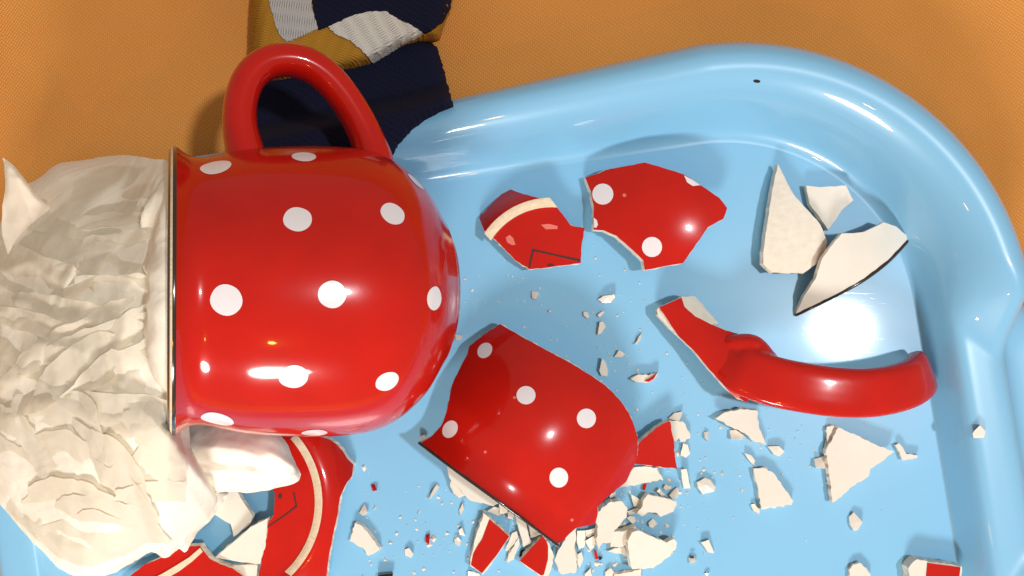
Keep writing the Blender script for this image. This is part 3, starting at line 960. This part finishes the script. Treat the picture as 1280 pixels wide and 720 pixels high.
# ---- mid-size and small fragments: (label, outline, options)
A1 = (640, 350, 4.8); A2 = (860, 490, 3.6); A3 = (1080, 480, 3.0); A4 = (720, 500, 5.54); A5 = (690, 600, 6.0); A6 = (540, 570, 4.8); A7 = (400, 560, 4.0); A8 = (700, 560, 4.0)
def frag(name, label, zz, pts, z=None, th=None, m=WHT3, gx=0.0, gy=0.0, group=None, bev=True):
    """small splinter: outline, bevelled faceted top, own thickness and slight tilt"""
    pp = Zc(*zz, pts)
    xs = [p[0] for p in pp]; ys = [p[1] for p in pp]
    cx, cy = sum(xs)/len(xs), sum(ys)/len(ys)
    size = max(max(xs)-min(xs), max(ys)-min(ys))
    rnd = random.Random(int(cx*13+cy*7))
    th = th or min(0.26, 0.06+size*0.005)
    z = (0.02 if z is None else z)
    if size > 26:
        q = dense(pp, 6, 0.6, rnd)
        f = lambda x, y: z+th+gx*(x-cx)+gy*(y-cy)
        t = thing(name, label, 'fragment', P(cx, cy, 0), group)
        plate('fragment', pp, f, th, m, t, step=7, jstep=4, jit=.8, under=(rnd.uniform(-.06, .06), rnd.uniform(-.06, .06)))
        return t
    q = dense(pp, 5, 0.5, rnd)
    n = len(q)
    gx += rnd.uniform(-.012, .012); gy += rnd.uniform(-.012, .012)
    hgt = lambda x, y: z+th+gx*(x-cx)+gy*(y-cy)
    verts, faces, idx = [], [], []
    ins = 0.93
    for x, y in q: verts.append(P(cx+(x-cx)*ins, cy+(y-cy)*ins, hgt(x, y)))
    for x, y in q: verts.append(P(x, y, z+(hgt(x, y)-z)*rnd.uniform(.55, .8)))
    for x, y in q:
        k = rnd.uniform(.85, 1.02)
        verts.append(P(cx+(x-cx)*k, cy+(y-cy)*k, z))
    verts.append(P(cx+rnd.uniform(-1, 1), cy+rnd.uniform(-1, 1), hgt(cx, cy)+rnd.uniform(-.01, .03)))
    area_ = sum(q[i][0]*q[(i+1) % n][1]-q[(i+1) % n][0]*q[i][1] for i in range(n))
    for i in range(n):
        j = (i+1) % n
        fs = [(i, j, 3*n), (n+i, n+j, j, i), (2*n+i, 2*n+j, n+j, n+i)]
        if area_ > 0: fs = [t[::-1] for t in fs]
        faces += fs
        idx += [0, 1, 1]
    faces.append(tuple(2*n+i for i in range(n)) if area_ > 0 else tuple(2*n+i for i in range(n))[::-1])
    idx.append(2)
    return tag(build(name, verts, faces, m, idx, None, False), label, 'fragment', group)
RED1 = [M_RED, M_RED, M_RED]
BIS = [M_BISQUE, M_BISQUE, M_BISQUE]
GT = 'scattered ceramic chips'
# upper middle chips, between the dotted shard and the large wall shard
frag('chip', 'tiny white chip alone below the printed base piece', A1, [(118, 65), (155, 68), (154, 95), (140, 118), (120, 110)], group=GT)
frag('chip', 'leaf shaped white chip below the dotted shard, uppermost of its cluster', A1, [(512, 116), (545, 95), (615, 86), (622, 102), (595, 135), (540, 137)], group=GT)
frag('chip', 'tiny round white chip just below left of the leaf shaped chip', A1, [(428, 190), (450, 190), (466, 220), (450, 231), (428, 212)], group=GT)
frag('chip', 'tiny slanted sliver directly below the leaf shaped chip', A1, [(512, 210), (545, 185), (556, 195), (525, 226)], group=GT)
frag('chip', 'small wedge chip beneath the slanted sliver, point down', A1, [(525, 250), (545, 247), (564, 280), (535, 322), (514, 331)], group=GT)
frag('chip', 'thin needle of white ceramic left of the broken handle', A1, [(777, 320), (760, 338), (736, 386), (752, 383), (776, 345)], group=GT)
frag('chip', 'tiny angular white chip above the red tipped splinter', A1, [(610, 463), (640, 420), (660, 430), (680, 445), (655, 466)], group=GT)
frag('chip', 'upright blade shaped chip touching the upper edge of the large wall shard', A1, [(540, 468), (562, 490), (577, 545), (571, 582), (535, 576), (522, 545)], group=GT)
t = frag('splinter', 'white splinter with a red glazed tip between wall shard and handle', A1, [(712, 595), (760, 567), (820, 573), (877, 556), (852, 596), (820, 616), (760, 611)], group=GT)
patch('glazed_tip', Zc(*A1, [(795, 606), (830, 588), (872, 558), (850, 594), (820, 612)]), lambda x, y: 0.30, RED1[0], t, lift=.02, step=3, thick=.06)
frag('chip', 'speck of white ceramic below the printed base piece', A1, [(218, 182), (230, 178), (234, 190), (222, 194)], group=GT)
frag('chip', 'tiny white chip beside the round bottom of the whole mug', (0, 0, 1), [(569, 418), (578, 420), (577, 425), (569.5, 425)], group=GT)
# right side of the tray
frag('cream_shard', 'flat cream shard with a long tail just below the broken handle', A2, [(126, 118), (165, 92), (235, 77), (313, 84), (318, 150), (336, 200), (352, 237), (300, 221), (240, 178), (185, 150)], z=.1, gx=-.004)
frag('chip', 'small chip tucked under the left side of the tailed cream shard', A2, [(185, 172), (215, 168), (250, 195), (246, 212), (193, 212)])
frag('chip', 'arrow shaped chip at the tail end of the cream shard', A2, [(356, 244), (410, 242), (436, 266), (410, 291), (385, 281)], group=GT)
frag('chip', 'slim chip just above the four sided cream shard', A2, [(253, 274), (285, 284), (303, 310), (298, 332), (270, 302)], group=GT)
frag('cream_shard', 'four sided cream shard with curved right side, below the tailed shard', A2, [(294, 344), (350, 344), (390, 370), (430, 430), (474, 490), (466, 505), (400, 515), (330, 524), (314, 430)], z=.02)
frag('chip', 'small chip at the lower left corner of the four sided cream shard', A2, [(281, 506), (300, 502), (324, 530), (320, 551), (295, 536)], group=GT)
frag('chip', 'tiny upright sliver left of the tailed cream shard', A2, [(72, 180), (92, 176), (90, 222), (75, 206)], group=GT)
frag('chip', 'rounded five sided chip right of the red triangle piece', A2, [(38, 405), (75, 384), (100, 394), (124, 425), (120, 446), (65, 462), (42, 430)], group=GT)
frag('cream_shard', 'large cream triangle with a ragged lower side, below the handle grip', A2, [(676, 160), (760, 195), (850, 240), (926, 268), (870, 315), (822, 345), (812, 380), (740, 425), (690, 472), (650, 498), (640, 400), (632, 340), (621, 260), (650, 212)], z=.12, th=.3, gx=.001)
frag('chip', 'chip overlapped by the top corner of the large cream triangle', A2, [(625, 157), (648, 152), (674, 156), (650, 216), (622, 248)])
frag('chip', 'blocky chip at the left side of the large cream triangle', A2, [(566, 300), (626, 284), (640, 345), (575, 341)])
frag('splinter', 'bent white splinter right of the large cream triangle', A2, [(933, 240), (950, 230), (985, 280), (1035, 285), (1030, 296), (965, 307), (953, 270)], group=GT)
frag('chip', 'diamond shaped chip below the large cream triangle', A2, [(723, 560), (745, 538), (787, 585), (765, 622), (745, 624), (727, 595)], group=GT)
frag('chip', 'small notched chip at lower middle, right of the debris heap', A8, [(703, 470), (745, 456), (758, 490), (772, 526), (740, 521), (722, 496)], group=GT)
frag('chip', 'cream chip lying up on the ledge of the tray at right', A3, [(406, 186), (420, 168), (435, 153), (456, 175), (450, 201), (410, 202)], z=1.66, group=GT)
t = frag('glazed_shard', 'half red, half cream shard cut by the bottom edge at right', A3, [(166, 692), (180, 672), (200, 657), (240, 667), (367, 684), (362, 760), (178, 760)], th=.55)
patch('red_glaze', Zc(*A3, [(238, 671), (300, 679), (362, 687), (356, 740), (232, 740)]), lambda x, y: 0.57, M_RED, t, lift=.03, step=5, thick=.05)
frag('chip', 'rounded cream chip cut by the bottom edge, left of the half red shard', (640, 360, 2), [(843, 704), (852, 692), (870, 687), (896, 715), (892, 750), (846, 750)], group=GT)
t = frag('chip', 'tiny white chip with a dark top at lower middle', A8, [(643, 551), (655, 540), (672, 540), (682, 566), (650, 577)], group=GT)
patch('dark_top', Zc(*A8, [(650, 546), (668, 541), (673, 550), (656, 553)]), lambda x, y: 0.16, M_INK, t, lift=.03, step=2.5, thick=.05)  # dark patch along the upper part of the chip
frag('chip', 'speck of ceramic at the bottom edge right of the debris heap', A8, [(722, 629), (735, 622), (748, 626), (735, 638)], group=GT)
# red triangle piece and neighbours
frag('glazed_shard', 'red triangular shard touching the right side of the large wall shard', A4, [(395, 440), (420, 385), (436, 300), (490, 250), (540, 207), (600, 165), (652, 147), (670, 250), (685, 370), (702, 477), (630, 470), (560, 462), (470, 448)], z=.35, th=.32, m=RED3)
frag('cream_shard', 'cream shard behind the straight right side of the red triangle', A4, [(640, 143), (740, 150), (785, 222), (792, 240), (750, 292), (725, 290), (715, 263), (690, 292), (660, 250)], z=.02)
frag('chip', 'hook shaped chip above the top corner of the red triangle', A4, [(638, 126), (680, 88), (738, 76), (735, 100), (715, 142), (670, 140)])
frag('chip', 'chip hanging below the cream shard beside the red triangle', A4, [(740, 298), (775, 308), (792, 370), (760, 400), (723, 382)], group=GT)
frag('splinter', 'upright pale splinter below the lower right corner of the red triangle', A4, [(723, 480), (765, 473), (780, 540), (794, 612), (745, 614)], group=GT)
frag('cream_shard', 'long cream sliver lying between wall shard and red triangle', A4, [(285, 610), (350, 530), (400, 468), (470, 460), (560, 470), (576, 508), (602, 548), (556, 557), (460, 577), (330, 602)], z=.02)
frag('red_splinter', 'short red splinter just below the long cream sliver', A4, [(468, 574), (490, 577), (477, 627), (458, 621)], m=RED1, group='red glaze splinters')
# debris heap
frag('chip', 'small pointed chip at the upper left of the blocky cream fragment', A5, [(590, 105), (640, 132), (684, 160), (652, 210), (612, 198)])
frag('cream_shard', 'blocky cream fragment with a notched lower side in the debris heap', A5, [(686, 150), (720, 108), (820, 132), (932, 160), (936, 185), (910, 237), (815, 277), (790, 246), (730, 240), (670, 272), (638, 251), (680, 195)], z=.05, th=.45)
frag('chip', 'triangular chip resting above the blocky cream fragment', A5, [(783, 87), (805, 58), (852, 112), (820, 118)], z=.08)
frag('chip', 'small flat chip above the triangular chip in the heap', A5, [(833, 62), (850, 33), (897, 45), (891, 67), (850, 78)])
frag('chip', 'oval chip at the upper right of the blocky cream fragment', A5, [(878, 117), (905, 82), (940, 53), (957, 75), (946, 122), (905, 147)], z=.05)
frag('chip', 'lone roundish chip below the blocky cream fragment', A5, [(722, 322), (755, 288), (792, 325), (755, 364), (728, 350)], group=GT)
frag('cream_shard', 'rounded cream fragment against the lower right edge of the wall shard', A5, [(345, 240), (390, 200), (440, 164), (490, 160), (530, 165), (566, 210), (561, 280), (520, 322), (460, 392), (437, 472), (380, 472), (350, 522), (333, 460), (345, 350), (325, 290)], z=.3, th=.4, gx=.003)
frag('chip', 'small chip between the rounded fragment and the lone roundish chip', A5, [(558, 286), (580, 268), (622, 275), (631, 311), (605, 332)])
frag('cream_shard', 'square cream fragment left of the big folded shard', A5, [(455, 390), (540, 385), (632, 350), (592, 410), (576, 462), (530, 502), (440, 504)], z=.15, th=.35)
frag('chip', 'flat cream chip under the square fragment in the heap', A5, [(413, 537), (470, 512), (545, 500), (574, 562), (480, 552)])
t = frag('cream_shard', 'biggest cream shard of the heap, with a grey facet and a knob end', A5, [(568, 460), (600, 394), (650, 378), (740, 420), (800, 447), (860, 470), (910, 443), (938, 470), (932, 512), (900, 542), (885, 572), (800, 632), (760, 662), (600, 667), (585, 600), (573, 520)], z=.25, th=.45, gx=-.004, gy=-.006)
frag('chip', 'bright angular chip above the dark red sliver in the heap', A5, [(248, 457), (310, 418), (332, 440), (316, 502), (290, 528), (265, 492)], z=.1)
frag('red_splinter', 'dark red sliver at the bottom of the debris heap', A5, [(313, 530), (331, 526), (348, 592), (325, 597)], m=RED1, group='red glaze splinters')
frag('dark_splinter', 'tiny dark green speck beside the dark red sliver', A5, [(348, 590), (365, 570), (380, 585), (360, 604)], m=[M_HOLE]*3)
frag('cream_shard', 'upright ragged cream fragment below the bottom corner of the wall shard', A5, [(115, 382), (180, 364), (182, 440), (166, 510), (186, 600), (181, 692), (70, 707), (48, 680), (18, 600), (60, 510), (100, 450)], z=.08, th=.42)
frag('chip', 'narrow chip right of the ragged fragment, under the wall shard corner', A5, [(185, 378), (252, 374), (252, 450), (242, 502), (200, 524), (184, 470)])
frag('chip', 'flat chip along the lower edge of the wall shard, left of the rounded fragment', A5, [(250, 376), (347, 353), (342, 392), (270, 432), (253, 420)], z=.1)
frag('chip', 'slim chip at the right side of the ragged fragment', A5, [(188, 556), (222, 538), (237, 590), (205, 663), (188, 622)])
frag('chip', 'chip at the bottom edge below the slim chip', A5, [(243, 706), (290, 658), (302, 720), (252, 742)], group=GT)
frag('chip', 'blunt chip at the bottom edge, left of the flat bottom fragment', A5, [(398, 690), (440, 658), (467, 690), (462, 742), (400, 742)], group=GT)
frag('cream_shard', 'flat cream fragment cut by the bottom edge below the biggest heap shard', A5, [(468, 706), (540, 698), (600, 690), (667, 668), (670, 760), (468, 760)])
frag('chip', 'small flat chip joining the pointed chip and the rounded fragment', A5, [(560, 234), (650, 205), (664, 240), (575, 262)])
frag('chip', 'crumb chip beside the lower right edge of the wall shard', A5, [(430, 122), (455, 98), (482, 78), (472, 112), (437, 152)], z=.02)
# under the rim of the wall shard
frag('cream_shard', 'broad cream shard sticking out from under the rim of the wall shard', A6, [(88, 50), (104, 130), (118, 165), (160, 190), (200, 240), (230, 268), (330, 290), (367, 302), (402, 285), (450, 280), (420, 180), (250, 80)], z=.25, th=.35)
frag('chip', 'rounded chip at the left end of the broad cream shard', A6, [(106, 150), (130, 145), (170, 180), (197, 238), (162, 252), (130, 227), (106, 178)], z=.1, th=.3)
frag('chip', 'flat grey chip above the red four sided shard', A6, [(328, 331), (375, 303), (442, 320), (402, 360)])
frag('chip', 'small cream chip wedged under the middle of the rim edge', A6, [(403, 280), (457, 300), (455, 340), (405, 347)], z=.2)
frag('chip', 'short block chip under the rim edge, left of the long strip', A6, [(455, 342), (468, 312), (497, 345), (487, 382), (455, 372)], z=.12)
frag('splinter', 'long cream strip slanting down from the rim edge between two red shards', A6, [(500, 360), (550, 368), (572, 440), (592, 522), (550, 547), (525, 450)], z=.1)
frag('splinter', 'narrow cream splinter along the right of the red four sided shard', A6, [(480, 460), (510, 448), (522, 490), (452, 572), (440, 562)])
frag('splinter', 'slanted splinter left of the red bell shaped shard', A6, [(522, 490), (527, 530), (490, 622), (453, 642), (460, 590)])
frag('chip', 'thin wedge chip under the rim edge above the red bell shaped shard', A6, [(578, 415), (610, 420), (668, 470), (590, 492)], z=.1)
t = frag('glazed_shard', 'red four sided shard with a cream left edge below the rim', A6, [(310, 345), (345, 372), (405, 425), (468, 480), (390, 600), (306, 712), (228, 657), (238, 590), (265, 480)], th=.5, m=BIS)
patch('red_glaze', Zc(*A6, [(345, 380), (405, 430), (464, 484), (385, 600), (300, 704), (234, 655), (246, 590), (270, 545), (300, 500), (322, 440)]), lambda x, y: .52, M_RED, t, lift=.03, step=5, thick=.06)
t = frag('glazed_shard', 'red bell shaped shard with a cream right edge below the rim', A6, [(668, 478), (700, 520), (732, 605), (715, 680), (690, 740), (655, 724), (525, 632), (600, 545)], th=.5, m=BIS)
patch('red_glaze', Zc(*A6, [(665, 482), (686, 510), (697, 545), (696, 620), (672, 712), (655, 718), (590, 674), (527, 630), (600, 547)]), lambda x, y: .52, M_RED, t, lift=.03, step=5, thick=.06)
frag('dark_splinter', 'black chip at the left corner of the red bell shaped shard', A6, [(530, 570), (556, 558), (548, 610), (524, 602)], m=[M_HOLE]*3)
frag('chip', 'small chips edge at the bottom of the red four sided shard', A6, [(218, 690), (250, 694), (285, 706), (292, 730), (214, 730)], group=GT)
frag('chip', 'upper of two white chips left of the red four sided shard', A6, [(158, 445), (180, 428), (200, 480), (165, 472)], group=GT)
frag('chip', 'lower of two white chips left of the red four sided shard', A6, [(133, 500), (155, 483), (177, 510), (166, 543), (137, 526)], group=GT)
frag('chip', 'small lozenge chip below the left end of the broad cream shard', A6, [(163, 325), (185, 278), (192, 320), (170, 357)], group=GT)
# lower middle, between the base piece and the wall shard
frag('red_splinter', 'tiny dark red chip right of the red base piece', A7, [(253, 184), (272, 180), (287, 212), (265, 217)], m=RED1, group='red glaze splinters')
frag('chip', 'tiny white drop shaped chip above the cream wedge beside the base piece', A7, [(195, 322), (222, 278), (242, 320), (215, 340)], group=GT)
frag('cream_shard', 'small cream wedge shard alone at right of the red base piece', A7, [(174, 376), (200, 384), (245, 430), (299, 510), (240, 539), (215, 500), (148, 466)], group=GT, th=.3)
frag('chip', 'tiny white chip low between base piece and red four sided shard', A7, [(423, 506), (445, 498), (467, 530), (455, 550), (425, 536)], group=GT)
frag('red_splinter', 'tiny magenta red chip left of the red four sided shard', A7, [(528, 435), (550, 430), (547, 482), (527, 472)], m=RED1, group='red glaze splinters')
frag('splinter', 'white needle below the left tip of the wall shard', A7, [(545, 254), (570, 198), (585, 180), (597, 195), (582, 218), (556, 250)], group=GT)
frag('chip', 'white chip at the left tip of the wall shard rim', (520, 500, 3.27), [(14, 150), (35, 140), (45, 160), (20, 172)], z=.1, group=GT)
frag('dark_splinter', 'dark chip cut by the bottom edge right of the base piece', A7, [(286, 636), (330, 628), (368, 624), (362, 660), (290, 662)], m=[M_HOLE, M_BISQUE, M_HOLE], th=.3)

# ---- powder and crumbs round the heap: too fine to count
rd = random.Random(3)
vv, ff, ii = [], [], []
for _ in range(800):
    cxp, cyp, sd = rd.choice([(735, 650, 60), (735, 650, 60), (800, 600, 55), (640, 640, 60), (860, 560, 90), (760, 420, 70), (1000, 560, 90), (480, 660, 60), (640, 350, 90)])
    x, y = rd.gauss(cxp, sd), rd.gauss(cyp, sd*.7)
    if not (450 < x < 1130 and 260 < y < 740): continue
    p = P(x, y, 0.01)
    r_ = abs(rd.gauss(0, .045 if sd <= 60 else .028))+0.012
    b0 = len(vv)
    m_ = rd.choice((3, 4, 5))
    for i in range(m_):
        a = (i+rd.uniform(-.3, .3))/m_*2*math.pi
        vv.append(p+Vector((math.cos(a)*r_*rd.uniform(.6, 1.3), math.sin(a)*r_*rd.uniform(.6, 1.3), 0)))
    vv.append(p+Vector((rd.uniform(-.3, .3)*r_, rd.uniform(-.3, .3)*r_, r_*rd.uniform(.4, .9))))
    for i in range(m_):
        ff.append((b0+i, b0+(i+1) % m_, b0+m_)); ii.append(0 if rd.random() < .93 or True else 1)
tag(build('ceramic_dust', vv, ff, [M_BISQUE], ii, None, False), 'fine white ceramic crumbs scattered over the tray floor', 'dust', kind='stuff')
